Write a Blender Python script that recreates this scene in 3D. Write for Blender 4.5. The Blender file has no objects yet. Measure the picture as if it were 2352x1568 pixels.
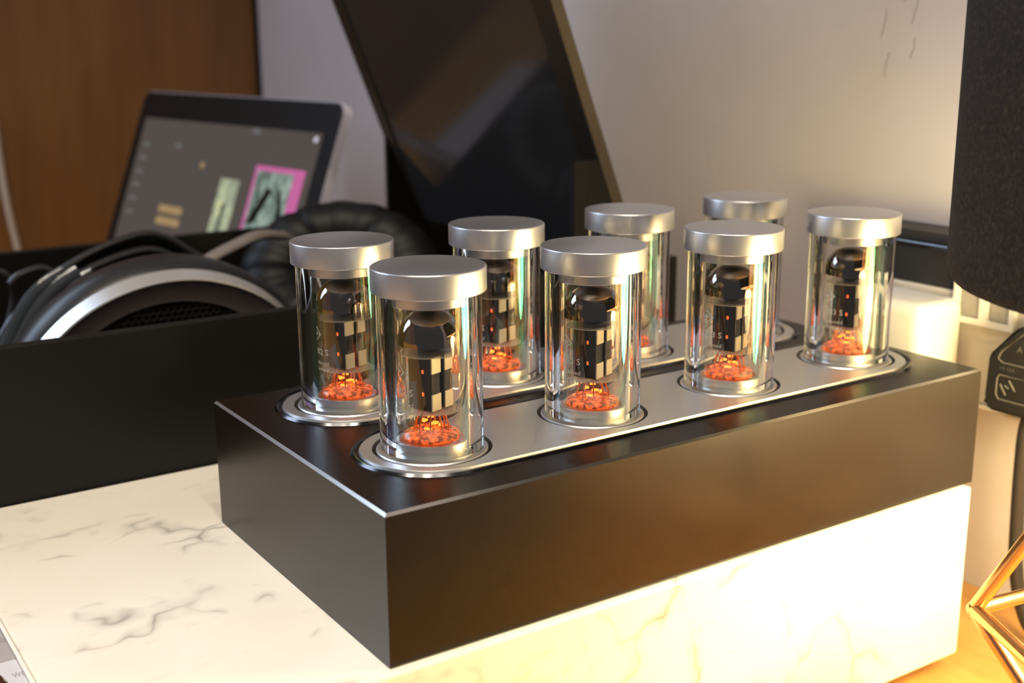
import bpy, bmesh, math, random
from mathutils import Vector, Matrix
random.seed(7)
sc = bpy.context.scene
C = sc.collection
PI = math.pi
Z0 = 0.14            # the desk top is z = 0; everything below is measured from the amplifier's top face

# ------------------------------------------------------------------ camera
cam_d = bpy.data.cameras.new('camera')
cam_d.sensor_width = 36.0
cam_d.lens = 36.0 * 2812.553 / 2352.0
cam_d.clip_start = 0.01
cam = bpy.data.objects.new('camera', cam_d)
C.objects.link(cam)
_yaw, _pit, _rol = 0.585862, -0.246312, -0.007307
fw = Vector((math.sin(_yaw)*math.cos(_pit), math.cos(_yaw)*math.cos(_pit), math.sin(_pit)))
rt = Vector((math.cos(_yaw), -math.sin(_yaw), 0)); up = rt.cross(fw)
r2 = rt*math.cos(_rol) + up*math.sin(_rol); u2 = -rt*math.sin(_rol) + up*math.cos(_rol)
CAM = Vector((-0.156945, -0.305788, 0.138869 + Z0))
cam.matrix_world = Matrix(((r2.x, u2.x, -fw.x, CAM.x), (r2.y, u2.y, -fw.y, CAM.y), (r2.z, u2.z, -fw.z, CAM.z), (0, 0, 0, 1)))
cam_d.dof.use_dof = True
cam_d.dof.focus_distance = 0.435
cam_d.dof.aperture_fstop = 9.5
cam_d.dof.aperture_blades = 7
sc.camera = cam

# ------------------------------------------------------------------ world, lamps, exposure
w = bpy.data.worlds.new('world'); sc.world = w; w.use_nodes = True
bg = w.node_tree.nodes['Background']
bg.inputs[0].default_value = (0.74, 0.74, 0.86, 1); bg.inputs[1].default_value = 0.10

def lamp(name, kind, loc, energy, col, size=0.1, aim=None, sy=None):
    d = bpy.data.lights.new(name, kind); d.energy = energy; d.color = col
    if kind == 'AREA':
        d.size = size
        if sy: d.shape = 'RECTANGLE'; d.size_y = sy
        else: d.shape = 'DISK'
    else:
        d.shadow_soft_size = size
    o = bpy.data.objects.new(name, d); C.objects.link(o)
    o.location = (loc[0], loc[1], loc[2] + Z0)
    if aim:
        o.rotation_euler = (Vector(aim) - Vector(loc)).to_track_quat('-Z', 'Y').to_euler()
    return o
LAMP_AX = (0.2510, -0.1314)
lamp('window_daylight', 'AREA', (-0.60, 0.945, 0.50), 8.5, (0.62, 0.78, 1.0), 0.78, (-0.3, 0.1, 0.1), 0.65)
for ix, x in enumerate((-0.80, -0.45, -0.10)):
    for iy, y in enumerate((-1.2, -0.85, -0.5, -0.15)):
        lamp('ceiling_downlight', 'AREA', (x, y, 1.45), 1.5, (1.0, 0.87, 0.70), 0.035, (x, y, 0)).data.spread = math.radians(118)
sc.view_settings.view_transform = 'Standard'
sc.view_settings.look = 'None'
sc.view_settings.gamma = 1.0
sc.view_settings.use_curve_mapping = False
sc.view_settings.exposure = 0.5
sc.cycles.max_bounces = 14
sc.cycles.transmission_bounces = 13
sc.cycles.transparent_max_bounces = 24
sc.cycles.glossy_bounces = 8
sc.cycles.diffuse_bounces = 4
sc.cycles.use_denoising = True
sc.cycles.use_adaptive_sampling = True
sc.cycles.adaptive_threshold = 0.05
sc.cycles.adaptive_min_samples = 20
sc.cycles.blur_glossy = 0.6
sc.cycles.sample_clamp_indirect = 6.0

# ------------------------------------------------------------------ materials
def sock(n, *names):
    for k in names:
        if k in n.inputs: return n.inputs[k]
def mat(name, col, rough=0.5, metal=0.0, spec=0.5, emit=None, estr=0.0, trans=0.0, ior=1.45, coat=0.0):
    m = bpy.data.materials.new(name); m.use_nodes = True
    b = m.node_tree.nodes['Principled BSDF']
    b.inputs['Base Color'].default_value = (*col, 1)
    b.inputs['Roughness'].default_value = rough
    b.inputs['Metallic'].default_value = metal
    b.inputs['IOR'].default_value = ior
    b.inputs['Specular IOR Level'].default_value = spec
    b.inputs['Transmission Weight'].default_value = trans
    b.inputs['Coat Weight'].default_value = coat
    if emit:
        b.inputs['Emission Color'].default_value = (*emit, 1); b.inputs['Emission Strength'].default_value = estr
    return m
def nd(m, t, **kw):
    n = m.node_tree.nodes.new(t)
    for k, v in kw.items():
        if hasattr(n, k): setattr(n, k, v)
    return n
def lk(m, a, b): m.node_tree.links.new(a, b)
def bsdf(m): return m.node_tree.nodes['Principled BSDF']
def ramp(m, fac, stops):
    r = nd(m, 'ShaderNodeValToRGB'); e = r.color_ramp.elements
    while len(e) < len(stops): e.new(0.5)
    for i, (p, c) in enumerate(stops):
        e[i].position = p; e[i].color = (*c, 1) if len(c) == 3 else c
    lk(m, fac, r.inputs[0]); return r.outputs[0]
def noise(m, vec, scale, detail=4, rough=0.55, dist=0.0):
    n = nd(m, 'ShaderNodeTexNoise'); n.inputs['Scale'].default_value = scale; n.inputs['Detail'].default_value = detail
    n.inputs['Roughness'].default_value = rough; n.inputs['Distortion'].default_value = dist
    if vec is not None: lk(m, vec, n.inputs['Vector'])
    return n
def coords(m, scale=(1, 1, 1), rot=(0, 0, 0), loc=(0, 0, 0), out='Object'):
    t = nd(m, 'ShaderNodeTexCoord'); p = nd(m, 'ShaderNodeMapping')
    p.inputs['Scale'].default_value = scale; p.inputs['Rotation'].default_value = rot; p.inputs['Location'].default_value = loc
    lk(m, t.outputs[out], p.inputs['Vector']); return p.outputs[0]
def bump(m, h, strength, dist=0.001):
    b = nd(m, 'ShaderNodeBump'); b.inputs['Strength'].default_value = strength; b.inputs['Distance'].default_value = dist
    lk(m, h, b.inputs['Height']); lk(m, b.outputs[0], bsdf(m).inputs['Normal'])
def mixc(m, fac, a, b):
    x = nd(m, 'ShaderNodeMix', data_type='RGBA')
    for s, v in ((0, fac), (6, a), (7, b)):
        if isinstance(v, (tuple, list)): x.inputs[s].default_value = (*v, 1)
        elif isinstance(v, (int, float)): x.inputs[s].default_value = v
        else: lk(m, v, x.inputs[s])
    return x.outputs[2]

M = {}
M['silver'] = mat('satin_aluminium', (0.76, 0.75, 0.75), 0.37, 1.0)
bump(M['silver'], noise(M['silver'], coords(M['silver']), 9000, 2).outputs[0], 0.06, 0.0001)
M['silver_plate'] = mat('satin_aluminium_plate', (0.80, 0.79, 0.77), 0.40, 1.0)
M['ring'] = mat('matte_silver_ring', (0.80, 0.79, 0.78), 0.34, 0.8)
M['chrome'] = mat('polished_chrome', (0.86, 0.86, 0.88), 0.08, 1.0)
M['black_ano'] = mat('black_anodised_metal', (0.0065, 0.0037, 0.0015), 0.28, 0.0, 0.45)
_n = noise(M['black_ano'], coords(M['black_ano']), 5000, 2)
bump(M['black_ano'], _n.outputs[0], 0.08, 0.0001)
M['black_edge'] = mat('black_bevel_metal', (0.10, 0.10, 0.105), 0.18, 1.0)
M['chamfer'] = mat('bare_cut_chamfer', (0.62, 0.60, 0.56), 0.22, 1.0)
M['black_satin'] = mat('black_satin_lacquer', (0.006, 0.0055, 0.0045), 0.45, 0.0, 0.35)
M['black_glass'] = mat('black_glass', (0.034, 0.032, 0.031), 0.10, 0.0, 0.5)
M['dark_frame'] = mat('dark_frame_metal', (0.022, 0.018, 0.014), 0.35, 0.0, 0.5)
M['bronze_edge'] = mat('bronze_edge_metal', (0.10, 0.075, 0.045), 0.4, 0.3)
M['leather'] = mat('black_leather', (0.007, 0.0065, 0.007), 0.5, 0.0, 0.3)
M['rubber'] = mat('black_rubber_cable', (0.022, 0.021, 0.022), 0.35, 0.0, 0.5)
M['glossy_strap'] = mat('glossy_black_strap', (0.07, 0.08, 0.095), 0.16, 0.3, 0.8)
M['dish'] = mat('grey_cup_dish', (0.22, 0.185, 0.17), 0.5, 0.2)
M['mesh'] = mat('dark_cup_mesh', (0.03, 0.026, 0.024), 0.5, 0.4)
M['copper'] = mat('brushed_copper', (0.90, 0.50, 0.23), 0.24, 1.0)
M['white_plastic'] = mat('white_plastic', (0.78, 0.76, 0.70), 0.35)
M['socket_grey'] = mat('grey_plastic', (0.30, 0.28, 0.25), 0.4)
M['trunk'] = mat('beige_trunking', (0.50, 0.46, 0.40), 0.35)
M['black_plastic'] = mat('black_plastic', (0.014, 0.013, 0.013), 0.45)
M['moulded'] = mat('moulded_plastic_marks', (0.10, 0.095, 0.085), 0.4)
M['laptop_body'] = mat('laptop_aluminium', (0.66, 0.63, 0.72), 0.4, 0.1)
M['bezel'] = mat('laptop_bezel', (0.008, 0.008, 0.008), 0.35, 0.0, 0.3)
M['lining'] = mat('shade_lining', (0.85, 0.80, 0.70), 0.7)
M['print'] = mat('white_tube_print', (0.72, 0.72, 0.70), 0.6)
M['ink'] = mat('grey_print', (0.20, 0.17, 0.17), 0.6)
M['getter'] = mat('getter_mirror', (0.20, 0.17, 0.15), 0.06, 1.0)
M['anode'] = mat('dark_grey_anode', (0.012, 0.0128, 0.0145), 0.4, 0.0, 0.4)
M['nickel'] = mat('bright_nickel', (0.88, 0.80, 0.62), 0.35, 0.55)
M['mica'] = mat('mica_disc', (0.80, 0.70, 0.56), 0.25)
_t = nd(M['mica'], 'ShaderNodeBsdfTransparent'); _m = nd(M['mica'], 'ShaderNodeMixShader'); _m.inputs[0].default_value = 0.45
lk(M['mica'], _t.outputs[0], _m.inputs[1]); lk(M['mica'], bsdf(M['mica']).outputs[0], _m.inputs[2])
lk(M['mica'], _m.outputs[0], M['mica'].node_tree.nodes['Material Output'].inputs[0])
M['pin'] = mat('copper_pin', (0.80, 0.30, 0.12), 0.3, 0.8)
M['led'] = mat('orange_glow', (0.20, 0.085, 0.04), 0.12, emit=(1.0, 0.115, 0.012), estr=1.7)
_n = noise(M['led'], coords(M['led'], (620, 620, 620)), 1.0, 3, 0.6, 0.15)
_r = nd(M['led'], 'ShaderNodeMapRange'); lk(M['led'], _n.outputs[0], _r.inputs[0])
_r.inputs[1].default_value = 0.42; _r.inputs[2].default_value = 0.70; _r.inputs[3].default_value = 0.10; _r.inputs[4].default_value = 1.7
lk(M['led'], _r.outputs[0], bsdf(M['led']).inputs['Emission Strength'])
M['heater'] = mat('heater_glow', (1, 0.4, 0.05), 0.4, emit=(1.0, 0.22, 0.025), estr=2.2)
M['ember'] = mat('heater_slot', (0.6, 0.06, 0.01), 0.4, emit=(1.0, 0.12, 0.02), estr=1.4)
M['cable_white'] = mat('pale_cable', (0.55, 0.48, 0.40), 0.5)
M['bulb'] = mat('lit_globe_bulb', (1, 0.9, 0.7), 0.3, emit=(1.0, 0.82, 0.40), estr=56.0)
M['panel_near'] = mat('pale_silver_panel', (0.66, 0.66, 0.72), 0.3, 0.15)
M['panel_far'] = mat('grey_silver_panel', (0.42, 0.39, 0.40), 0.3, 0.15)
M['amber'] = mat('amber_plastic', (0.75, 0.35, 0.06), 0.4)

# clear thick glass of the covers
g = bpy.data.materials.new('clear_cover_glass'); g.use_nodes = True
b = g.node_tree.nodes['Principled BSDF']
b.inputs['Base Color'].default_value = (0.985, 0.985, 0.97, 1); b.inputs['Roughness'].default_value = 0.0
b.inputs['Transmission Weight'].default_value = 1.0; b.inputs['IOR'].default_value = 1.47
if 'Thin Film Thickness' in b.inputs:
    b.inputs['Thin Film Thickness'].default_value = 420.0; b.inputs['Thin Film IOR'].default_value = 1.33
M['glass'] = g
# thin envelope glass
e = bpy.data.materials.new('thin_envelope_glass'); e.use_nodes = True
nt = e.node_tree; nt.nodes.clear()
o = nt.nodes.new('ShaderNodeOutputMaterial'); mx = nt.nodes.new('ShaderNodeMixShader')
tr = nt.nodes.new('ShaderNodeBsdfTransparent'); tr.inputs[0].default_value = (0.97, 0.965, 0.95, 1)
gl = nt.nodes.new('ShaderNodeBsdfGlossy'); gl.inputs['Roughness'].default_value = 0.02
fr = nt.nodes.new('ShaderNodeFresnel')
ge = nt.nodes.new('ShaderNodeNewGeometry'); mr = nt.nodes.new('ShaderNodeMapRange')   # one-sheet glass: same reflectance from both sides
mr.inputs[3].default_value = 1.85; mr.inputs[4].default_value = 1/1.85
nt.links.new(ge.outputs['Backfacing'], mr.inputs[0]); nt.links.new(mr.outputs[0], fr.inputs[0])
nt.links.new(fr.outputs[0], mx.inputs[0]); nt.links.new(tr.outputs[0], mx.inputs[1]); nt.links.new(gl.outputs[0], mx.inputs[2])
nt.links.new(mx.outputs[0], o.inputs[0])
M['thin'] = e

# white marble with grey-brown veins
m = mat('white_marble', (0.85, 0.82, 0.77), 0.16, 0.0, 0.5, coat=0.2); M['marble'] = m
cv = coords(m)
warp = noise(m, cv, 9, 4, 0.6)
add = nd(m, 'ShaderNodeMixRGB'); add.blend_type = 'LINEAR_LIGHT'; add.inputs[0].default_value = 0.055
lk(m, cv, add.inputs[1]); lk(m, warp.outputs['Color'], add.inputs[2])
mp = nd(m, 'ShaderNodeMapping'); mp.inputs['Scale'].default_value = (1.0, 2.3, 1.0); mp.inputs['Rotation'].default_value = (0, 0, -0.35)
lk(m, add.outputs[0], mp.inputs['Vector'])
vor = nd(m, 'ShaderNodeTexVoronoi', feature='DISTANCE_TO_EDGE'); vor.inputs['Scale'].default_value = 15.0
lk(m, mp.outputs[0], vor.inputs['Vector'])
vein = ramp(m, vor.outputs['Distance'], [(0.0, (1, 1, 1)), (0.03, (0.4, 0.4, 0.4)), (0.10, (0, 0, 0))])
msk = ramp(m, noise(m, cv, 22, 3, 0.6).outputs[0], [(0.47, (0, 0, 0)), (0.64, (1, 1, 1))])
mul = nd(m, 'ShaderNodeMath', operation='MULTIPLY'); lk(m, vein, mul.inputs[0]); lk(m, msk, mul.inputs[1])
sp_c = coords(m, (60, 150, 90), (0, 0, -0.35))
spot = ramp(m, noise(m, sp_c, 1.0, 3, 0.6, 0.4).outputs[0], [(0.62, (0, 0, 0)), (0.80, (0.45, 0.45, 0.45))])
mx2 = nd(m, 'ShaderNodeMath', operation='MAXIMUM'); lk(m, mul.outputs[0], mx2.inputs[0])
sp2 = nd(m, 'ShaderNodeMath', operation='MULTIPLY'); lk(m, spot, sp2.inputs[0]); lk(m, ramp(m, noise(m, cv, 14, 2).outputs[0], [(0.5, (0, 0, 0)), (0.62, (1, 1, 1))]), sp2.inputs[1])
lk(m, sp2.outputs[0], mx2.inputs[1])
base = ramp(m, noise(m, cv, 6, 5, 0.6).outputs[0], [(0.3, (0.79, 0.73, 0.63)), (0.6, (0.87, 0.83, 0.75))])
vc = nd(m, 'ShaderNodeMath', operation='MULTIPLY'); lk(m, mx2.outputs[0], vc.inputs[0]); vc.inputs[1].default_value = 0.85
lk(m, mixc(m, vc.outputs[0], base, (0.21, 0.19, 0.175)), bsdf(m).inputs['Base Color'])

def wood(name, c1, c2, c3, scale, rot, rough):
    m = mat(name, c2, rough)
    v = coords(m, scale, rot)
    n1 = noise(m, v, 1.0, 6, 0.6, 0.6).outputs[0]
    col = ramp(m, n1, [(0.28, c1), (0.5, c2), (0.74, c3)])
    n2 = noise(m, coords(m, tuple(s*6 for s in scale), rot), 1.0, 3, 0.5).outputs[0]
    lk(m, mixc(m, 0.25, col, ramp(m, n2, [(0.3, c1), (0.7, c3)])), bsdf(m).inputs['Base Color'])
    return m
M['wood_wall'] = wood('brown_wood_veneer', (0.13, 0.052, 0.013), (0.20, 0.085, 0.021), (0.28, 0.13, 0.036), (9, 9, 0.9), (0, 0, 0), 0.45)
M['desk'] = wood('honey_oak_desk', (0.40, 0.19, 0.045), (0.53, 0.27, 0.07), (0.64, 0.36, 0.11), (40, 6, 10), (0, 0, 0.2), 0.35)

m = mat('lilac_white_plaster', (0.56, 0.515, 0.50), 0.85); M['plaster'] = m
n_ = noise(m, coords(m), 7, 4).outputs[0]
lk(m, ramp(m, n_, [(0.35, (0.525, 0.475, 0.475)), (0.65, (0.56, 0.515, 0.53))]), bsdf(m).inputs['Base Color'])
bump(m, noise(m, coords(m), 120, 4).outputs[0], 0.12, 0.002)

m = mat('black_woven_fabric', (0.035, 0.03, 0.026), 0.9); M['fabric'] = m
n_ = noise(m, coords(m, (900, 900, 700)), 1.0, 3, 0.7).outputs[0]
lk(m, ramp(m, n_, [(0.42, (0.009, 0.009, 0.009)), (0.62, (0.036, 0.031, 0.026)), (0.76, (0.12, 0.095, 0.05))]), bsdf(m).inputs['Base Color'])
bump(m, n_, 0.5, 0.0006)

def art(name, cols, scale, estr):
    m = mat(name, (0.02, 0.02, 0.02), 0.25)
    n = noise(m, coords(m, (scale, scale*1.4, scale)), 1.0, 5, 0.65, 0.8).outputs[0]
    k = len(cols); c = ramp(m, n, [(0.3 + 0.42*i/(k-1), cc) for i, cc in enumerate(cols)])
    lk(m, c, bsdf(m).inputs['Base Color']); lk(m, c, bsdf(m).inputs['Emission Color']); bsdf(m).inputs['Emission Strength'].default_value = estr
    return m
M['screen'] = mat('lit_dark_screen', (0.02, 0.02, 0.02), 0.2, spec=0.15, emit=(0.055, 0.046, 0.041), estr=0.9)
M['ui_tan'] = mat('tan_screen_text', (0.02, 0.02, 0.02), 0.2, emit=(0.30, 0.20, 0.09), estr=0.8)
M['ui_grey'] = mat('grey_screen_text', (0.02, 0.02, 0.02), 0.2, emit=(0.11, 0.11, 0.11), estr=0.8)
M['ui_white'] = mat('white_screen_icon', (0.02, 0.02, 0.02), 0.2, emit=(0.5, 0.5, 0.55), estr=0.9)
M['pink'] = mat('pink_screen_border', (0.02, 0.02, 0.02), 0.2, emit=(0.42, 0.09, 0.25), estr=0.9)
M['art_y'] = art('yellow_green_cover_art', [(0.05, 0.06, 0.05), (0.22, 0.25, 0.17), (0.44, 0.44, 0.20)], 45, 0.8)
M['art_g'] = art('grey_green_cover_art', [(0.02, 0.02, 0.02), (0.10, 0.14, 0.12), (0.26, 0.32, 0.27)], 60, 0.8)

# ------------------------------------------------------------------ builders
def link(name, me, m, parent=None, loc=None, smooth=False):
    if m is not None and len(me.materials) == 0: me.materials.append(m)
    if smooth:
        for p in me.polygons: p.use_smooth = True
        if hasattr(me, 'set_sharp_from_angle'): me.set_sharp_from_angle(angle=math.radians(38))
    o = bpy.data.objects.new(name, me); C.objects.link(o)
    if parent is not None: o.parent = parent
    if loc is not None: o.location = loc
    return o
def base_of(parent):
    b = Vector((0, 0, 0))
    while parent is not None:
        b += Vector(parent.location); parent = parent.parent
    return b
def obj(name, vf, m, parent=None, origin=None, smooth=False):
    """vf = (verts, faces) in world measure; the mesh sits relative to its parent, or to 'origin' when it is top-level"""
    vs, fs = vf
    b = base_of(parent) if parent is not None else Vector(origin or (0, 0, 0))
    me = bpy.data.meshes.new(name)
    me.from_pydata([tuple(Vector(v) - b) for v in vs], [], fs); me.update()
    return link(name, me, m, parent, None if parent is not None else b, smooth)
def thing(name, loc, label, cat, group=None):
    o = bpy.data.objects.new(name, None); o.empty_display_size = 0.02; C.objects.link(o); o.location = loc
    return tag(o, label, cat, group)
def tag(o, label, cat, group=None):
    o['label'] = label; o['category'] = cat
    if group: o['group'] = group
    return o
def struct(o, label=None):
    o['kind'] = 'structure'
    if label: o['label'] = label
    return o
def bmout(bm):
    bm.verts.ensure_lookup_table(); bm.verts.index_update()
    r = ([v.co.copy() for v in bm.verts], [[v.index for v in f.verts] for f in bm.faces]); bm.free(); return r
def box(x0, x1, y0, y1, z0, z1, bev=0.0, seg=2):
    bm = bmesh.new(); bmesh.ops.create_cube(bm, size=1)
    for v in bm.verts:
        v.co = Vector((x0 + (v.co.x + .5)*(x1-x0), y0 + (v.co.y + .5)*(y1-y0), z0 + (v.co.z + .5)*(z1-z0)))
    if bev: bmesh.ops.bevel(bm, geom=bm.edges[:], offset=bev, segments=seg, profile=0.5, affect='EDGES')
    return bmout(bm)
def xf(vf, mtx): return ([mtx @ Vector(v) for v in vf[0]], vf[1])
def lathe(prof, c=(0, 0, 0), seg=64, axis=None, closed=False):
    """prof = [(r, h)]; revolve about axis through c. r == 0 ends are poles"""
    vs, fs, rows = [], [], []
    if axis is None: u, v, n = Vector((1, 0, 0)), Vector((0, 1, 0)), Vector((0, 0, 1))
    else:
        n = Vector(axis).normalized(); u = Vector((0, 0, 1)).cross(n)
        u = u.normalized() if u.length > 1e-6 else Vector((1, 0, 0)); v = n.cross(u)
    c = Vector(c)
    for r, h in prof:
        if r < 1e-9: rows.append([len(vs)]); vs.append(c + n*h)
        else:
            rows.append(list(range(len(vs), len(vs)+seg)))
            for k in range(seg):
                a = 2*PI*k/seg; vs.append(c + n*h + u*(r*math.cos(a)) + v*(r*math.sin(a)))
    prs = list(zip(rows, rows[1:])) + ([(rows[-1], rows[0])] if closed else [])
    for a, b in prs:
        for k in range(seg):
            l = (k+1) % seg
            if len(a) == 1 and len(b) == 1: continue
            if len(a) == 1: fs.append([a[0], b[l], b[k]][::-1])
            elif len(b) == 1: fs.append([a[k], a[l], b[0]])
            else: fs.append([a[k], a[l], b[l], b[k]])
    return vs, fs
def tube(pts, r, seg=10, cap=True, closed=False, flat=1.0, upv=(0, 0, 1)):
    pts = [Vector(p) for p in pts]; n = len(pts); vs, fs = [], []
    pu = None
    for i, p in enumerate(pts):
        a = pts[(i-1) % n] if (closed or i > 0) else p; b = pts[(i+1) % n] if (closed or i < n-1) else p
        t = (b-a).normalized()
        if pu is None:
            pu = Vector(upv) - t*t.dot(Vector(upv))
            if pu.length < 1e-3: pu = Vector((1, 0, 0)) - t*t.x
        else: pu = pu - t*pu.dot(t)
        pu.normalize(); s = t.cross(pu)
        rr = r[i] if isinstance(r, (list, tuple)) else r
        for k in range(seg):
            q = 2*PI*k/seg; vs.append(p + s*(rr*math.cos(q)) + pu*(rr*flat*math.sin(q)))
    for i in range(n if closed else n-1):
        j = (i+1) % n
        for k in range(seg):
            l = (k+1) % seg; fs.append([i*seg+k, i*seg+l, j*seg+l, j*seg+k])
    if cap and not closed:
        fs.append(list(range(seg))[::-1]); fs.append([(n-1)*seg+k for k in range(seg)])
    return vs, fs
def spline(P, n=12, closed=False):
    P = [Vector(p) for p in P]; out = []; N = len(P)
    for i in range(N if closed else N-1):
        g_ = (lambda k: P[k % N]) if closed else (lambda k: P[max(0, min(N-1, k))])
        p0, p1, p2, p3 = g_(i-1), g_(i), g_(i+1), g_(i+2)
        for k in range(n):
            t = k/n
            out.append(0.5*((2*p1) + (p2-p0)*t + (2*p0-5*p1+4*p2-p3)*t*t + (3*p1-p0-3*p2+p3)*t**3))
    if not closed: out.append(P[-1])
    return out
def join(*parts):
    vs, fs = [], []
    for v, f in parts:
        k = len(vs); vs += list(v); fs += [[i+k for i in q] for q in f]
    return vs, fs
def prism(poly, axis, a, b):
    """extrude a 2-D polygon along an axis: axis 'y' -> poly is (x, z); 'x' -> (y, z); 'z' -> (x, y)"""
    mk = {'y': lambda p, t: (p[0], t, p[1]), 'x': lambda p, t: (t, p[0], p[1]), 'z': lambda p, t: (p[0], p[1], t)}[axis]
    n = len(poly); vs = [mk(p, a) for p in poly] + [mk(p, b) for p in poly]
    fs = [list(range(n)), list(range(n, 2*n))[::-1]] + [[i, n+i, n+(i+1) % n, (i+1) % n] for i in range(n)]
    bm = bmesh.new(); V = [bm.verts.new(v) for v in vs]
    for f in fs: bm.faces.new([V[i] for i in f])
    bmesh.ops.recalc_face_normals(bm, faces=bm.faces[:]); return bmout(bm)
def rrect(y0, y1, z0, z1, r, n=6):
    out = []
    for cy, cz, a0 in ((y1-r, z1-r, 0), (y0+r, z1-r, 90), (y0+r, z0+r, 180), (y1-r, z0+r, 270)):
        for k in range(n+1):
            a = math.radians(a0 + 90*k/n); out.append((cy + r*math.cos(a), cz + r*math.sin(a)))
    return out
def text_mesh(s, size):
    cu = bpy.data.curves.new('lettering', 'FONT'); cu.body = s; cu.size = size; cu.fill_mode = 'BOTH'; cu.resolution_u = 2
    o = bpy.data.objects.new('lettering', cu); C.objects.link(o)
    dg = bpy.context.evaluated_depsgraph_get(); dg.update()
    me = bpy.data.meshes.new_from_object(o.evaluated_get(dg))
    bpy.data.objects.remove(o); bpy.data.curves.remove(cu)
    vs = [v.co.copy() for v in me.vertices]; fs = [list(p.vertices) for p in me.polygons]
    bpy.data.meshes.remove(me); return vs, fs

H = 0.050523; L = 0.284113; WD = 0.142779
DESK = -0.14
# ------------------------------------------------------------------ the setting
wr = struct(obj('wall_right', box(0.366, 0.46, -1.0, 1.05, -0.9, 1.5), M['plaster']), 'lilac-white plastered wall behind the amplifier')
struct(obj('wall_back', box(-1.6, 0.362, 0.972, 1.05, -0.9, 1.5), M['wood_wall']), 'brown wood-veneer panelling at the left behind the laptop')
struct(obj('trim_1', box(0.3625, 0.366, 0.966, 0.972, -0.9, 1.5), M['bezel']), 'dark gap strip where the wood panel meets the plaster')

# ------------------------------------------------------------------ desk
dk = thing('desk', (0.0, 0.2, DESK - 0.03), 'honey-coloured wooden desk top under the marble block', 'desk')
obj('desk_top', box(-0.9, 0.3655, -0.215, 0.97, DESK-0.03, DESK, 0.001), M['desk'], dk)

# ------------------------------------------------------------------ marble block
mb = obj('marble_plinth', box(-0.0924, 0.2805, -0.0030, 0.2115, -0.1297, -H-0.0006, 0.0012), M['marble'], origin=(0.09, 0.1, -0.1297))
tag(mb, 'white marble block with grey veins under the black amplifier', 'plinth')
for q, (fx, fy) in enumerate(((-0.06, 0.03), (0.25, 0.03), (-0.06, 0.18), (0.25, 0.18))):
    obj('foot', lathe([(0, DESK), (0.012, DESK), (0.012, -0.1296), (0, -0.1296)], (fx, fy, 0), 24), M['rubber'], mb)

# ------------------------------------------------------------------ amplifier body
X0, SP, Y1, Y2 = 0.041676, 0.069225, 0.043738, 0.108649
PR, BR = 0.0248, 0.0278
amp = thing('tube_amplifier', (L/2, WD/2, -H), 'long black metal amplifier body with two silver inlaid plates on top', 'amplifier')
def slab_top_bevel(x0, x1, y0, y1, z0, z1, b):
    P = [(x0, y0, z0), (x1, y0, z0), (x1, y1, z0), (x0, y1, z0), (x0, y0, z1-b), (x1, y0, z1-b), (x1, y1, z1-b), (x0, y1, z1-b), (x0+b, y0+b, z1), (x1-b, y0+b, z1), (x1-b, y1-b, z1), (x0+b, y1-b, z1)]
    F = [[3, 2, 1, 0], [8, 9, 10, 11]] + [[i+4*k, (i+1) % 4 + 4*k, (i+1) % 4 + 4*k+4, i+4*k+4] for k in (0, 1) for i in range(4)]
    return P, F
bd = obj('body', slab_top_bevel(0, L, 0, WD, -H, 0, 0.0009), M['black_ano'], amp)
bd.data.materials.append(M['chamfer'])
for p_ in bd.data.polygons:
    if max(abs(c_) for c_ in p_.normal) < 0.95 and p_.center.z > -0.002: p_.material_index = 1
def stadium(cy, r, n=40):
    a, b = X0, X0 + 3*SP; out = []
    for k in range(n+1):
        t = PI/2 + PI*k/n; out.append((a + r*math.cos(t), cy + r*math.sin(t)))
    for k in range(n+1):
        t = -PI/2 + PI*k/n; out.append((b + r*math.cos(t), cy + r*math.sin(t)))
    return out
def inlay(cy):
    bm = bmesh.new(); loops = [stadium(cy, PR)]
    for i in range(4):
        loops.append([(X0+i*SP + 0.0208*math.cos(2*PI*k/56), cy + 0.0208*math.sin(2*PI*k/56)) for k in range(56)])
    es = []
    for lp in loops:
        V = [bm.verts.new((x, y, 0.0010)) for x, y in lp]
        es += [bm.edges.new((V[i], V[(i+1) % len(V)])) for i in range(len(V))]
    bmesh.ops.triangle_fill(bm, use_beauty=True, edges=es, normal=(0, 0, 1))
    for f in bm.faces:
        if f.normal.z < 0: f.normal_flip()
    rim = [e_ for e_ in bm.edges if len(e_.link_faces) == 1]
    r = bmesh.ops.extrude_edge_only(bm, edges=rim)
    for v in [q for q in r['geom'] if isinstance(q, bmesh.types.BMVert)]: v.co.z = 0.0
    return bmout(bm)
def sweep(cy, prof):
    loops = [stadium(cy, r) for r, z in prof]; n = len(loops[0]); vs, fs = [], []
    for lp, (r, z) in zip(loops, prof): vs += [(x, y, z) for x, y in lp]
    for i in range(len(prof)-1):
        for k in range(n):
            l = (k+1) % n; fs.append([i*n+k, i*n+l, (i+1)*n+l, (i+1)*n+k])
    return vs, fs
for cy, nm in ((Y1, 'front'), (Y2, 'back')):
    pl = obj('inlay_plate', inlay(cy), M['silver_plate'], amp)
    pl['label'] = 'satin silver plate with four round openings'
    obj('plate_lip', sweep(cy, [(PR+0.00005, 0.0002), (PR+0.00005, 0.00085), (PR+0.0003, 0.00095), (PR+0.0006, 0.0002)]), M['silver'], pl, smooth=True)
    obj('bevel_ring', sweep(cy, [(PR+0.0014, 0.00002), (PR+0.0018, 0.0007), (PR+0.0026, 0.0009), (PR+0.0034, 0.00002)]), M['black_edge'], amp, smooth=True)

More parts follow.
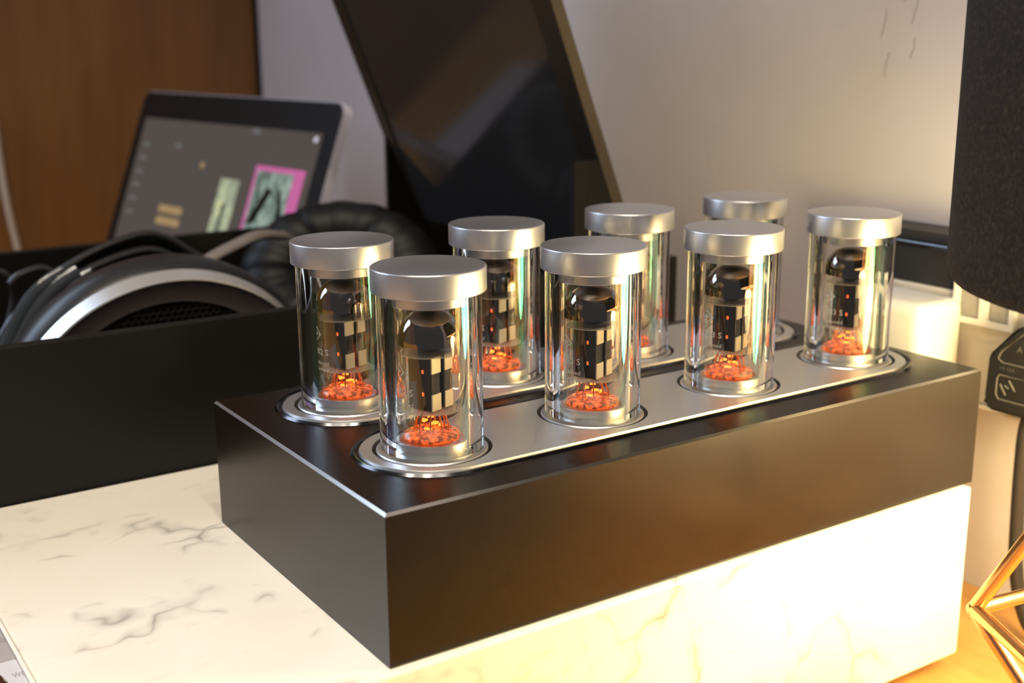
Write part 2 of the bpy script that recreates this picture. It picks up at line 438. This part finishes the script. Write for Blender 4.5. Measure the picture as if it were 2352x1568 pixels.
# ------------------------------------------------------------------ glass tube covers
def arc(cx, cz, r, a0, a1, n=5):
    return [(cx + r*math.cos(math.radians(a0+(a1-a0)*k/n)), cz + r*math.sin(math.radians(a0+(a1-a0)*k/n))) for k in range(n+1)]
RO, RI = 0.0178, 0.0127
ZT, ZB = 0.064535, 0.056121
def make_cover():
    t = thing('tube_cover', (0, 0, 0), '', 'glass cover')
    fl = obj('base_flange', lathe([(0, 0.0011), (0.0190, 0.0011), (0.0194, 0.0007), (0.0194, 0.0001)][::-1], seg=72), M['silver'], t, smooth=True)
    obj('floor_step', lathe([(0.0158, 0.0011), (0.0158, 0.0016), (0, 0.0016)], seg=64), M['silver'], fl, smooth=True)
    obj('socket_ring', lathe([(0.0122, 0.0016), (0.0122, 0.0050), (0.0120, 0.0053), (0.0111, 0.0053), (0.0109, 0.0050), (0.0109, 0.0016)], seg=64), M['silver'], t, smooth=True)
    obj('glass_cylinder', lathe([(RI, 0.0018), (RO-.0003, 0.0018), (RO, 0.0021), (RO, ZB-0.0002), (RI, ZB-0.0002)], seg=96, closed=True), M['glass'], t, smooth=True)
    cp = obj('cap', lathe([(0, ZB), (0.0192, ZB), (0.0195, ZB+.0003)] + arc(0.0195-.0005, ZT-.0005, .0005, 0, 90, 3) + [(0, ZT)], seg=96), M['silver'], t, smooth=True)
    obj('plug', lathe([(0, ZB-0.0042), (0.0121, ZB-0.0042), (0.0124, ZB-0.0039), (0.0124, ZB-0.00005), (0, ZB-0.00005)], seg=72), M['silver'], cp, smooth=True)
    return t
# ------------------------------------------------------------------ vacuum tubes
def bend(vf, r, th_end, z):
    """wrap flat lettering round the tube so that its right end lies at angle th_end"""
    vs, fs = vf; mxx = max(v.x for v in vs)
    out = []
    for v in vs:
        a = th_end + (v.x - mxx)/r
        out.append((r*math.cos(a), r*math.sin(a), z + v.y))
    return out, fs
RT = 0.0108
PRT = {}
def tube_print(num):
    a = math.radians(-150); r = RT + 0.00008
    p = [bend(text_mesh('ECC  ' + num + ' S', 0.0034), r, a, 0.0222), bend(text_mesh('selected', 0.0022), r, a, 0.0184), bend(text_mesh('Germany', 0.0019), r, a, 0.0160)]
    # diamond outline emblem with a small star inside
    q = []; s, w_ = 0.0038, 0.0005
    ou = [(-s, 0), (0, s*.75), (s, 0), (0, -s*.75)]; inn = [(x*.8, y*.8) for x, y in ou]
    vs = [Vector((x, y, 0)) for x, y in ou + inn]
    fs = [[i, (i+1) % 4, 4+(i+1) % 4, 4+i] for i in range(4)]
    st = []
    for k in range(8):
        rr = 0.0021 if k % 2 == 0 else 0.0006; st.append(Vector((rr*math.cos(k*PI/4), .75*rr*math.sin(k*PI/4), 0)))
    fs.append(list(range(8, 16))); vs += st
    p.append(bend((vs, fs), r, a - 0.30, 0.0300))
    return join(*p)
N1 = math.radians(-160)
def rotz(vf, a, off=(0, 0)):
    m_ = Matrix.Translation((off[0], off[1], 0)) @ Matrix.Rotation(a, 4, 'Z'); return xf(vf, m_)
def make_tube(num):
    t = thing('vacuum_tube', (0, 0, 0), '', 'vacuum tube')
    def dome_of(r, z0, h, n=12): return [(r*math.cos(q*PI/2/n)**0.80, z0 + h*math.sin(q*PI/2/n)**0.95) for q in range(n)] + [(0, z0 + h)]
    env = [(0.0, 0.0046), (0.0082, 0.0046), (0.0098, 0.0056), (0.0100, 0.0085), (0.0104, 0.0105), (RT, 0.0125)] + dome_of(RT, 0.0400, 0.0100)
    obj('envelope', lathe(env, seg=56), M['thin'], t, smooth=True)
    obj('getter_mirror', lathe([(RT*.985, 0.0385)] + dome_of(RT*.985, 0.0400, 0.0098), seg=48), M['getter'], t, smooth=True)
    mc = lathe([(0, 0.0350), (0.0098, 0.0350), (0.0098, 0.0353), (0, 0.0353)], seg=40)
    obj('mica_disc', mc, M['mica'], t); obj('mica_disc', (([(v[0], v[1], v[2]-0.0196) for v in mc[0]]), mc[1]), M['mica'], t)
    obj('getter_cup', lathe([(0.002, 0.0354), (0.0042, 0.0366), (0.0044, 0.0376), (0.0, 0.0372)], seg=24), M['anode'], t, smooth=True)
    for s in (-1, 1):
        an = obj('anode', rotz(join(box(-0.0024, 0.0024, -0.0049, 0.0049, 0.0160, 0.0349, 0.0004), box(0.0023*(1), 0.0028, -0.0009, 0.0009, 0.0165, 0.0344)), N1, (s*0.0033*math.cos(N1), s*0.0033*math.sin(N1))), M['anode'], t)
        for z0_, z1_ in ((0.0162, 0.0220), (0.0292, 0.0347)):
            obj('nickel_wing', rotz(box(-0.0022, 0.0022, 0.0048, 0.0053, z0_, z1_), N1, (s*0.0033*math.cos(N1), s*0.0033*math.sin(N1))), M['nickel'], an)
    for z_ in (0.0212, 0.0290):
        obj('glowing_slot', rotz(box(0.0056, 0.00585, 0.0012, 0.0019, z_, z_+0.0012), N1), M['ember'], t)
    for k in range(9):
        a = 2*PI*(k+0.3)/9.6
        obj('pin', tube([(0.0060*math.cos(a), 0.0060*math.sin(a), 0.0050), (0.0060*math.cos(a), 0.0060*math.sin(a), 0.0100), (0.0042*math.cos(a), 0.0042*math.sin(a), 0.0153)], 0.00028, 6), M['pin'], t)
    obj('glowing_base', lathe([(0, 0.0050), (0.0094, 0.0052), (0.0095, 0.0068), (0.0084, 0.0074), (0.0030, 0.0076), (0.0026, 0.0084), (0, 0.0084)], seg=36), M['led'], t, smooth=True)
    for a, z_, s in ((-2.5, 0.0085, 1), (-1.9, 0.0105, 1), (-3.0, 0.0115, .8), (-0.9, 0.0095, .9), (0.6, 0.009, .8), (1.9, 0.010, .9), (-2.2, 0.0130, .8)):
        obj('heater_end', rotz(box(0.0028, 0.0034, -0.0013*s, 0.0013*s, z_, z_+0.0007), a), M['heater'], t)
    if num not in PRT: PRT[num] = tube_print(num)
    pr = obj('print', PRT[num], M['print'], t); pr['label'] = 'white lettering ' + num + ' S'
    return t
def copy_tree(o, parent=None):
    c = o.copy(); C.objects.link(c); c.parent = parent
    for ch in list(o.children): copy_tree(ch, c)
    return c
cov0 = make_cover(); tub = {'802': make_tube('802'), '803': make_tube('803')}; used = set()
order = ('first from the left', 'second from the left', 'third from the left', 'fourth from the left')
first = True
for row, cy in (('front', Y1), ('back', Y2)):
    for i in range(4):
        x = X0 + i*SP; num = '802' if i < 2 else '803'
        cvr = cov0 if first else copy_tree(cov0); first = False
        cvr.location = (x, cy, 0); cvr['group'] = 'glass tube covers on the amplifier'
        cvr['label'] = 'clear glass cylinder with silver cap, %s in the %s row' % (order[i], row)
        tb = tub[num] if num not in used else copy_tree(tub[num]); used.add(num)
        tb.location = (x, cy, 0); tb['group'] = 'vacuum tubes in the glass covers'
        tb['label'] = 'glowing vacuum tube inside the glass cover %s in the %s row' % (order[i], row)

# ------------------------------------------------------------------ control panel at the marble's end
cp = thing('control_panel', (-0.14, 0.06, DESK), 'silver control panel with grey lettering at the marble\'s near left end', 'control panel')
obj('panel_body', box(-0.20, -0.0941, -0.003, 0.2115, DESK, -0.0514, 0.0004), M['panel_near'], cp)
obj('edge_strip', box(-0.0940, -0.0926, -0.003, 0.2115, -0.0560, -0.0503, 0.0004), M['white_plastic'], cp)
obj('step_plate', box(-0.19, -0.0942, 0.0735, 0.2, -0.05145, -0.0509, 0.0002), M['panel_far'], cp)
def flat_text(s, size, x, y, z, sx=0.52):
    v, f = text_mesh(s, size); return [(x + q.x*sx, y + q.y, z + q.z) for q in v], f
obj('lettering', join(flat_text('WO', 0.0043, -0.0973, 0.0613, -0.05135), flat_text('OC', 0.0046, -0.0962, 0.0862, -0.05085)), M['ink'], cp)
obj('knob', lathe([(0, -.0514), (0.0125, -.0514), (0.0125, -.0480), (0.0115, -.0470), (0, -.0470)], (-0.1128, 0.054, 0), 48), M['chrome'], cp, smooth=True)

# ------------------------------------------------------------------ headphone case with its open lid
CY0, CY1, CX0, CX1, CZT = 0.2125, 0.457, -0.2, 0.300, 0.016
hc = thing('headphone_case', (0.05, 0.33, DESK), 'black lacquered headphone case with its glass lid standing open', 'case')
tw = 0.006
obj('case_wall', box(CX0, CX1, CY0, CY0+tw, DESK, CZT, 0.0006), M['black_satin'], hc)
obj('case_wall', box(CX0, CX1, CY1-tw, CY1, DESK, CZT, 0.0006), M['black_satin'], hc)
obj('case_wall', box(CX0, CX0+tw, CY0+tw+.0002, CY1-tw-.0002, DESK, CZT, 0.0006), M['black_satin'], hc)
obj('case_wall', box(CX1-tw, CX1, CY0+tw+.0002, CY1-tw-.0002, DESK, CZT, 0.0006), M['black_satin'], hc)
obj('case_floor', box(CX0+tw, CX1-tw, CY0+tw, CY1-tw, DESK, -0.1392), M['leather'], hc)
LS = 0.39            # the lid leans: x = xb - LS * z
def lidx(z, off=0.0): return 0.2715 + off - LS*z
lid = None
def lidpoly(z0, z1, o0, o1): return [(lidx(z0, o0), z0), (lidx(z0, o1), z0), (lidx(z1, o1), z1), (lidx(z1, o0), z1)]
zl0, zl1 = 0.012, 0.235
lid = obj('lid_frame', join(prism(lidpoly(zl0, zl1, 0, .0078), 'y', CY0, CY0+0.0165), prism(lidpoly(zl0, zl1, 0, .0078), 'y', CY1-0.0125, CY1),
          prism(lidpoly(zl1, zl1+.014, 0, .0078), 'y', CY0, CY1)), M['dark_frame'], hc)
obj('lid_edge', prism(lidpoly(zl0, zl1+.014, .0004, .0076), 'y', CY0-0.0004, CY0-0.00005), M['bronze_edge'], lid)
obj('lid_glass', prism(lidpoly(zl0, zl1, .0012, .0062), 'y', CY0+0.0166, CY1-0.0126), M['black_glass'], lid)
for ya, yb, xc in ((CY0+.0002, CY0+.0045, 0.2275), (CY1-.0045, CY1-.0002, 0.2440)):
    obj('hinge_cheek', prism([(xc, CZT+.0001), (lidx(CZT, .0074), CZT+.0001), (lidx(0.0735, .0074), 0.0735), (xc, 0.0735)], 'y', ya, yb), M['black_satin'], hc)

# ------------------------------------------------------------------ headphones lying in the case
cc = Vector((0.0320, 0.300, -0.0542)); v3, v4 = -0.0237, -0.1736
nn = Vector((math.sin(v3)*math.cos(v4), -math.cos(v3)*math.cos(v4), math.sin(v4)))
hp = thing('headphones', (0.05, 0.32, -0.117), 'large black headphones with a silver ringed ear cup lying in the case', 'headphones')
cup = obj('ear_cup', lathe([(0.0815, -0.0006), (0.0826, -0.0020), (0.0846, -0.0080), (0.0850, -0.0120), (0.0836, -0.0200), (0.076, -0.034), (0.060, -0.043), (0, -0.044)], cc, 96, nn), M['rubber'], hp, smooth=True)
rp = []
for k in range(4):
    f0, f1_ = k/4, (k+1)/4
    rp += [(0.0820-0.0021*f0, 0.009*f0), (0.0820-0.0021*(f0+.19), 0.009*(f0+.19)), (0.0816-0.0021*(f0+.22), 0.009*(f0+.22))]
rp += [(0.0798, 0.0090), (0.0793, 0.0092), (0.0788, 0.0086)]
rg = obj('silver_ring', lathe(rp, cc, 120, nn), M['ring'], hp, smooth=True); rg['label'] = 'grooved silver ring'
obj('cup_dish', lathe([(0.0664, 0.0040), (0.0690, 0.0042), (0.0735, 0.0062), (0.0776, 0.0076), (0.0789, 0.0086)], cc, 96, nn), M['dish'], hp, smooth=True)
# perforated grille: hexagonal cells
uu = Vector((0, 0, 1)).cross(nn).normalized(); ww = nn.cross(uu)
gv, gf = [], []; cell = 0.0036
for i in range(-20, 21):
    for j in range(-22, 23):
        px = (i + (j % 2)*0.5)*cell; py = j*cell*0.866
        if px*px + py*py > 0.0650**2: continue
        k = len(gv)
        for ring, hh in ((cell*.565, 0.0038), (cell*.40, 0.0038), (cell*.36, 0.0022)):
            for q in range(6):
                a = PI/6 + q*PI/3
                gv.append(cc + nn*hh + uu*(px + ring*math.cos(a)) + ww*(py + ring*math.sin(a)))
        for q in range(6):
            l = (q+1) % 6
            gf += [[k+q, k+l, k+6+l, k+6+q], [k+6+q, k+6+l, k+12+l, k+12+q]]
gr = obj('grille', (gv, gf), M['mesh'], hp); gr['kind'] = 'stuff'
obj('grille_backing', lathe([(0, 0.0020), (0.0668, 0.0020), (0.0668, 0.0040)], cc, 48, nn), M['bezel'], hp)
# far cushion
pc = Vector((0.176, 0.392, -0.010)); pn = Vector((-0.45, -0.70, 0.60)).normalized()
pu_ = Vector((0, 0, 1)).cross(pn).normalized(); pw_ = pn.cross(pu_)
pv, pf = [], []; NA, NB = 96, 16
for i in range(NA):
    a = 2*PI*i/NA; pleat = 0.0016*abs(math.sin(a*9))**0.5
    for j in range(NB):
        q = 2*PI*j/NB; R_, r_ = 0.034, 0.0165 + pleat
        d = pu_*(1.25*math.cos(a)) + pw_*math.sin(a)
        pv.append(pc + d*(R_ + r_*math.cos(q)) + pn*(r_*math.sin(q)))
for i in range(NA):
    for j in range(NB):
        pf.append([i*NB+j, ((i+1) % NA)*NB+j, ((i+1) % NA)*NB+(j+1) % NB, i*NB+(j+1) % NB])
obj('ear_cushion', (pv, pf), M['leather'], hp, smooth=True)['label'] = 'black pleated leather cushion'
obj('cushion_back', lathe([(0, -0.012), (0.040, -0.012), (0.036, 0.004), (0, 0.004)], pc, 48, pn), M['leather'], hp, smooth=True)
yk = spline([(0.066, 0.352, 0.008), (0.077, 0.358, 0.0155), (0.0943, 0.362, 0.0215), (0.1126, 0.367, 0.0255), (0.132, 0.378, 0.022)], 8)
obj('yoke', tube(yk, 0.0048, 12, flat=0.6), M['dish'], hp, smooth=True)
obj('amber_clip', box(-0.0075, -0.0050, 0.3120, 0.3135, 0.0155, 0.0178, 0.0004), M['amber'], hp)
# head strap: glossy bands at the left
for k, wdt in ((0, 0.0036), (1, 0.0046), (2, 0.0034)):
    dx = 0.0066*k; dz = 0.0004*k
    pts = spline([(-0.0480+dx, 0.349, -0.050), (-0.0420+dx, 0.349, -0.030), (-0.0352+dx, 0.350, -0.0149+dz), (-0.0274+dx*1.1, 0.350, -0.0009), (-0.0200+dx*1.15, 0.350, 0.0085-dz), (-0.0128+dx*1.15, 0.350, 0.0146-2*dz), (-0.0030+dx*1.1, 0.351, 0.0195-3*dz)], 8)
    obj('head_strap', tube(pts, wdt, 12, flat=0.5, upv=(0, 1, 0)), M['glossy_strap'], hp, smooth=True)
# cable coil arching over the cup
hcab = thing('headphone_cable', (0.0, 0.37, -0.1392), 'bundle of black headphone cable looping over the ear cup in the case', 'cable')
AR = [(-0.047, -0.070), (-0.0425, -0.034), (-0.0347, -0.0151), (-0.0221, 0.0010), (-0.0051, 0.0150), (0.0189, 0.0267), (0.0432, 0.0328), (0.0576, 0.0295), (0.0719, 0.0194), (0.0866, 0.0077), (0.096, -0.02)]
for k in range(7):
    d = k*0.0026; dy = 0.366 + (k % 3)*0.0046
    pts = spline([(x + d*(0.75 - 0.12*q), dy, z - d*(0.35 + 0.13*min(q, 6))) for q, (x, z) in enumerate(AR)], 10)
    obj('strand', tube(pts, 0.0020, 8), M['rubber'], hcab, smooth=True)
obj('strand', tube(spline([(-0.0283, 0.3615, 0.0140), (-0.0225, 0.3615, 0.0185), (-0.0112, 0.3615, 0.0205), (-0.0042, 0.3615, 0.0130), (-0.0044, 0.3615, -0.0013), (-0.0080, 0.3615, -0.0153), (-0.014, 0.3615, -0.04)], 10), 0.0020, 8), M['rubber'], hcab, smooth=True)
obj('strand', tube(spline([(-0.055, 0.368, 0.0190), (-0.0400, 0.368, 0.0210), (-0.0300, 0.368, 0.0190), (-0.0262, 0.368, 0.0120), (-0.0262, 0.368, 0.0040), (-0.0296, 0.368, -0.0075), (-0.0351, 0.368, -0.0186), (-0.042, 0.368, -0.04)], 10), 0.0020, 8), M['rubber'], hcab, smooth=True)
obj('cable_tie', tube([(-0.0052, 0.3640, 0.0140), (-0.0020, 0.3640, 0.0170)], 0.0030, 10), M['chrome'], hcab, smooth=True)

# ------------------------------------------------------------------ laptop standing behind the case
TRc = Vector((0.2376, 0.4998, 0.0918)); la, lt = -0.1692, 0.3671
wd = Vector((math.sin(la), math.cos(la), 0)); ou = Vector((math.cos(la), -math.sin(la), 0)); upv = ou*math.sin(lt) + Vector((0, 0, 1))*math.cos(lt); fr_ = upv.cross(wd)
if fr_.x > 0: fr_ = -fr_
LW, LH = 0.30, 0.215
O_ = TRc + wd*LW - upv*LH          # lower far corner of the screen; u runs to the near side
def SC(u, v, d=0.0): return O_ - wd*u + upv*v + fr_*d
def slab(u0, u1, v0, v1, d0, d1): 
    P = [SC(u, v, d) for d in (d0, d1) for u, v in ((u0, v0), (u1, v0), (u1, v1), (u0, v1))]
    bm = bmesh.new(); V = [bm.verts.new(p) for p in P]
    for f in ([0, 1, 2, 3], [7, 6, 5, 4], [0, 4, 5, 1], [1, 5, 6, 2], [2, 6, 7, 3], [3, 7, 4, 0]): bm.faces.new([V[i] for i in f])
    bmesh.ops.recalc_face_normals(bm, faces=bm.faces[:]); return bmout(bm)
def rslab(u0, u1, v0, v1, r, d0, d1):
    ring = rrect(u0, u1, v0, v1, r); n = len(ring)
    P = [SC(u, v, d0) for u, v in ring] + [SC(u, v, d1) for u, v in ring]
    bm = bmesh.new(); V = [bm.verts.new(p) for p in P]
    bm.faces.new(V[:n]); bm.faces.new(V[n:])
    for i in range(n): bm.faces.new([V[i], V[(i+1) % n], V[n+(i+1) % n], V[n+i]])
    bmesh.ops.recalc_face_normals(bm, faces=bm.faces[:]); return bmout(bm)
lp = thing('laptop', (0.165, 0.65, DESK), 'open laptop with a dim dark screen behind the headphone case', 'laptop')
ld = obj('screen_lid', rslab(0, LW, 0, LH, 0.010, -0.0075, 0), M['laptop_body'], lp, smooth=True)
obj('screen_bezel', rslab(0.0006, LW-.0006, 0, LH-.0006, 0.0095, 0.0001, 0.0006), M['bezel'], lp)
scn = obj('screen', slab(0.014, LW-0.017, 0.012, LH-0.024, 0.0007, 0.0010), M['screen'], lp)
scn['label'] = 'dim grey screen showing cover pictures'
def tile(name, u0, u1, v0, v1, m_, d=0.0012): return obj(name, slab(u0, u1, v0, v1, d, d+0.0002), m_, scn)
lb = obj('keyboard_base', [None, None] and join(box(0, 1, 0, 1, 0, 1)), M['laptop_body'], lp)
lb.data.clear_geometry()
bz = DESK + 0.001
hx = SC(0, 0.0, -0.004)
e1 = Vector((hx.x, hx.y, 0)); f1 = Vector((-ou.x, -ou.y, 0))
def kb(u0, u1, s0, s1, z0, z1):
    P = []
    for z in (z0, z1):
        for u, s in ((u0, s0), (u1, s0), (u1, s1), (u0, s1)):
            q = e1 - wd*u + f1*s; P.append((q.x, q.y, z))
    return P, [[3, 2, 1, 0], [4, 5, 6, 7], [0, 1, 5, 4], [1, 2, 6, 5], [2, 3, 7, 6], [3, 0, 4, 7]]
BO = base_of(lp)
kbv = kb(0, LW, -0.01, 0.13, bz, hx.z - 0.001)
lb.data.from_pydata([tuple(Vector(v)-BO) for v in kbv[0]], [], kbv[1]); lb.data.update()

# ------------------------------------------------------------------ trunking with sockets on the wall
tk = thing('wall_trunking', (0.353, -0.1, -0.035), 'beige cable trunking with a glossy black top rail along the wall', 'trunking')
obj('trunking_body', box(0.340, 0.3659, -0.55, 0.120, -0.0345, 0.0175, 0.0012), M['trunk'], tk)
obj('bottom_lip', box(0.3375, 0.3659, -0.55, 0.120, -0.0365, -0.0346, 0.0006), M['trunk'], tk)
obj('top_rail', prism([(0.3400, 0.0177), (0.3659, 0.0177), (0.3659, 0.0430), (0.3430, 0.0430), (0.3405, 0.0412)], 'y', -0.55, 0.120), M['black_plastic'], tk)
obj('rail_highlight_bead', tube([(0.3404, -0.54, 0.0372), (0.3404, 0.1195, 0.0372)], 0.0018, 10), M['black_edge'], tk, smooth=True)
sk = thing('socket_plate', (0.339, 0.04, 0.004), 'cream socket plate with two grey openings on the trunking', 'socket')
def frame_plate(y0, y1, z0, z1, xo, xi, holes):
    bm = bmesh.new(); es = []
    for lp_ in [rrect(y0, y1, z0, z1, .0014, 4)] + [rrect(*h, .0006, 2) for h in holes]:
        V = [bm.verts.new((xo, y, z)) for y, z in lp_]; es += [bm.edges.new((V[i], V[(i+1) % len(V)])) for i in range(len(V))]
    bmesh.ops.triangle_fill(bm, use_beauty=True, edges=es, normal=(-1, 0, 0))
    rim = [q for q in bm.edges if len(q.link_faces) == 1]; r = bmesh.ops.extrude_edge_only(bm, edges=rim)
    for v in [q for q in r['geom'] if isinstance(q, bmesh.types.BMVert)]: v.co.x = xi
    bmesh.ops.recalc_face_normals(bm, faces=bm.faces[:]); return bmout(bm)
hl = [(0.0415, 0.0530, 0.0065, 0.0215), (0.0255, 0.0370, 0.0065, 0.0215)]
obj('plate', frame_plate(0.0225, 0.0560, 0.0035, 0.0245, 0.3375, 0.3400, hl), M['white_plastic'], sk)
for h in hl: obj('opening', box(0.3388, 0.33995, h[0]+.0003, h[1]-.0003, h[2]+.0003, h[3]-.0003, 0.0004), M['socket_grey'], sk)
ch = thing('white_charger', (0.322, 0.07, -0.032), 'white plug-in charger on the wall trunking beside the amplifier', 'charger')
obj('charger_body', box(0.3065, 0.3395, 0.0500, 0.0930, -0.0320, 0.0150, 0.0055, 5), M['white_plastic'], ch, smooth=True)
obj('charger_pimple', lathe([(0, 0.0), (0.0007, 0.0), (0.0005, 0.0003), (0, 0.0004)], (0.3065, 0.070, -0.002), 10, (-1, 0, 0)), M['socket_grey'], ch)

# black mains plug and its cord
pg = thing('black_plug', (0.325, 0.005, -0.02), 'black moulded mains plug pushed into the trunking', 'plug')
poly = [(0.0205, -0.0250), (0.0212, -0.0225), (0.0206, -0.0050), (0.0195, -0.0020), (0.0080, 0.0110), (0.0045, 0.0130), (-0.0160, 0.0130), (-0.0180, 0.0110), (-0.0180, -0.0262), (-0.0160, -0.0285), (0.0170, -0.0285), (0.0195, -0.0275)]
bm = bmesh.new()
pv_, pf_ = prism(poly, 'x', 0.3170, 0.3395); V = [bm.verts.new(v) for v in pv_]
for f in pf_: bm.faces.new([V[i] for i in f])
bmesh.ops.bevel(bm, geom=[q for q in bm.edges if all(abs(v.co.x-0.3170) < 1e-6 for v in q.verts)], offset=0.0018, segments=3, affect='EDGES')
obj('plug_body', bmout(bm), M['black_plastic'], pg, smooth=True)
def outline(pts, r): return tube([(0.3168, y, z) for y, z in pts], r, 6, closed=True)
obj('moulded_mark', outline([(0.0135, -0.0002), (0.0148, -0.0035), (0.0125, -0.0050), (-0.0120, -0.0050), (-0.012, 0.010), (0.003, 0.010)], 0.00035), M['moulded'], pg)
obj('moulded_mark', outline([(0.0135, -0.0108), (0.0145, -0.0125), (0.0145, -0.0200), (0.0130, -0.0220), (-0.0120, -0.0220), (-0.012, -0.0108)], 0.00035), M['moulded'], pg)
def plug_text(s, size, y, z):
    v, f = text_mesh(s, size); return [(0.31685, y - q.x, z + q.y) for q in v], [k[::-1] for k in f]
obj('moulded_lettering', join(plug_text('A', 0.0042, 0.0060, 0.0010), plug_text('• F 13A', 0.0026, 0.0140, -0.0085)), M['moulded'], pg)
for (ya, za), (yb, zb) in (((0.0128, -0.0150), (0.0096, -0.0196)), ((0.0085, -0.0125), (0.0052, -0.0168)), ((0.0104, -0.0152), (0.0084, -0.0162))):
    obj('moulded_mark', tube([(0.3168, ya, za), (0.3168, yb, zb)], 0.0004, 6), M['moulded'], pg)
cb = obj('plug_cord', tube(spline([(0.328, 0.004, -0.0288), (0.328, 0.0055, -0.040), (0.329, 0.0062, -0.060), (0.330, 0.0062, -0.080), (0.330, 0.0050, -0.100), (0.330, 0.0010, -0.118), (0.330, -0.0060, -0.131), (0.330, -0.020, -0.1366), (0.337, -0.06, -0.1366), (0.350, -0.2, -0.1366)], 10), 0.0032, 12), M['rubber'], origin=(0.33, 0.0, DESK), smooth=True)
tag(cb, 'thick black cord hanging from the plug down to the desk', 'cord')

# hairline cracks in the plaster
def wall_pt(y, z): return (0.3659, y, z)
# ------------------------------------------------------------------ table lamp: copper wire base, black fabric shade
AX, AY = LAMP_AX
tl = thing('table_lamp', (AX, AY, DESK), 'table lamp with a faceted copper wire base and black fabric drum shade', 'lamp')
SR, SB, ST = 0.1033, 0.0600, 0.215
sh = obj('lamp_shade', lathe([(SR-.0035, SB+.0006), (SR-.0014, SB), (SR, SB+.003), (SR, ST), (SR-.0010, ST+.001), (SR-.002, ST)], (AX, AY, 0), 96), M['fabric'], tl, smooth=True)
obj('shade_lining', lathe([(SR-.0036, SB+.0006), (SR-.0024, ST)], (AX, AY, 0), 96), M['lining'], sh, smooth=True)
obj('lamp_holder', lathe([(0, 0.0485), (0.009, 0.0485), (0.010, 0.050), (0.010, 0.084), (0.004, 0.088), (0, 0.088)], (AX, AY, 0), 24), M['copper'], tl, smooth=True)
obj('globe_bulb', lathe([(0, -.040)] + [(.040*math.cos(q*PI/16), .040*math.sin(q*PI/16)) for q in range(-7, 8)] + [(0.0078, 0.0392), (0.0078, 0.044)], (AX, AY, 0.008), 40), M['bulb'], tl, smooth=True)['label'] = 'lit warm globe bulb'
BRr, zb = 0.0850, -0.0673
A0 = math.atan2(-0.0559 - AY, 0.2119 - AX)
def ringpt(r, z, k, n=5, off=0.0):
    a = A0 + off + 2*PI*k/n; return Vector((AX + r*math.cos(a), AY + r*math.sin(a), z))
for k in range(5):
    B = ringpt(BRr, zb, k); T = ringpt(0.0085, 0.083, k); F0 = ringpt(0.036, DESK+.0023, k, off=-0.25); F1 = ringpt(0.036, DESK+.0023, k+1, off=-0.25)
    for a, b_ in ((B, ringpt(BRr, zb, k+1)), (B, T), (B, F0), (B, F1), (F0, F1)):
        obj('copper_rod', tube([a, b_], 0.0027, 14), M['copper'], tl, smooth=True)
    obj('joint', lathe([(0, -.0030)] + [(.0030*math.cos(q*PI/8), .0030*math.sin(q*PI/8)) for q in range(-3, 4)] + [(0, .0030)], B, 12), M['copper'], tl, smooth=True)

# ------------------------------------------------------------------ small things on the screen and the wall
def px(u, v): return u, v
for v0 in (0.112, 0.102): tile('text_block', 0.078, 0.116, v0, v0+0.0065, M['ui_tan'])
tile('star_icon', 0.1265, 0.1315, 0.1535, 0.1585, M['ui_tan'])
tile('menu_line', 0.078, 0.088, 0.1675, 0.1710, M['ui_grey']); tile('menu_line', 0.190, 0.201, 0.186, 0.190, M['ui_grey'])
tile('window_button', 0.2745, 0.2785, 0.184, 0.188, M['ui_white'])
for k in range(6): tile('menu_line', 0.022, 0.034, 0.166-0.012*k, 0.169-0.012*k, M['ui_grey'])
def art_tile(u0, u1, v0, v1, m_, d, nu=7, nv=9):
    """cover picture: a soft lens-shaped patch, pale at the edges of its figure"""
    return tile('cover_picture', u0, u1, v0, v1, m_, d)
art_tile(0.163, 0.1905, 0.060, 0.148, M['art_y'], 0.0012)
obj('picture_figure', join(slab(0.1745, 0.1785, 0.060, 0.128, 0.0015, 0.0017)), M['bezel'], scn)
tile('picture_frame', 0.2085, 0.2745, 0.060, 0.162, M['pink']); art_tile(0.2125, 0.2615, 0.062, 0.158, M['art_g'], 0.0015)
for u0, u1 in ((0.219, 0.229), (0.247, 0.257)):
    P = [SC(u0 + (0.012 if u0 < .23 else 0), 0.146, 0.0018), SC(u1 + (0.010 if u0 < .23 else -0.006), 0.144, 0.0018), SC(u1 - (0.004 if u0 < .23 else -0.004), 0.118, 0.0018), SC(u0 - (0.006 if u0 < .23 else -0.006), 0.116, 0.0018)]
    obj('picture_figure', (P, [[0, 1, 2, 3]]), M['bezel'], scn)
random.seed(3)
for y0, z0, n in ((0.118, 0.175, 9), (0.110, 0.160, 7), (0.131, 0.150, 6), (0.105, 0.178, 8), (0.127, 0.128, 5), (0.112, 0.135, 5)):
    pts = [(0.36585, y0, z0)]
    for k in range(n): pts.append((0.36585, pts[-1][1] + random.uniform(-0.0012, 0.0016), pts[-1][2] - random.uniform(0.0015, 0.0035)))
    obj('hairline_crack', tube(pts, 0.00014, 5), M['ink'], wr)
pale = obj('pale_cord', tube(spline([(0.0905, 0.968, 0.06), (0.0925, 0.966, 0.0), (0.0960, 0.966, -0.04), (0.1030, 0.966, -0.09), (0.110, 0.965, -0.1365)], 8), 0.0032, 10), M['cable_white'], origin=(0.1, 0.966, DESK), smooth=True)
tag(pale, 'pale cord hanging down the left edge of the wood panel', 'cord')

# ------------------------------------------------------------------ lift everything onto the desk level
for o in list(sc.objects):
    if o.parent is None and o.type in ('MESH', 'EMPTY'):
        o.location.z += Z0
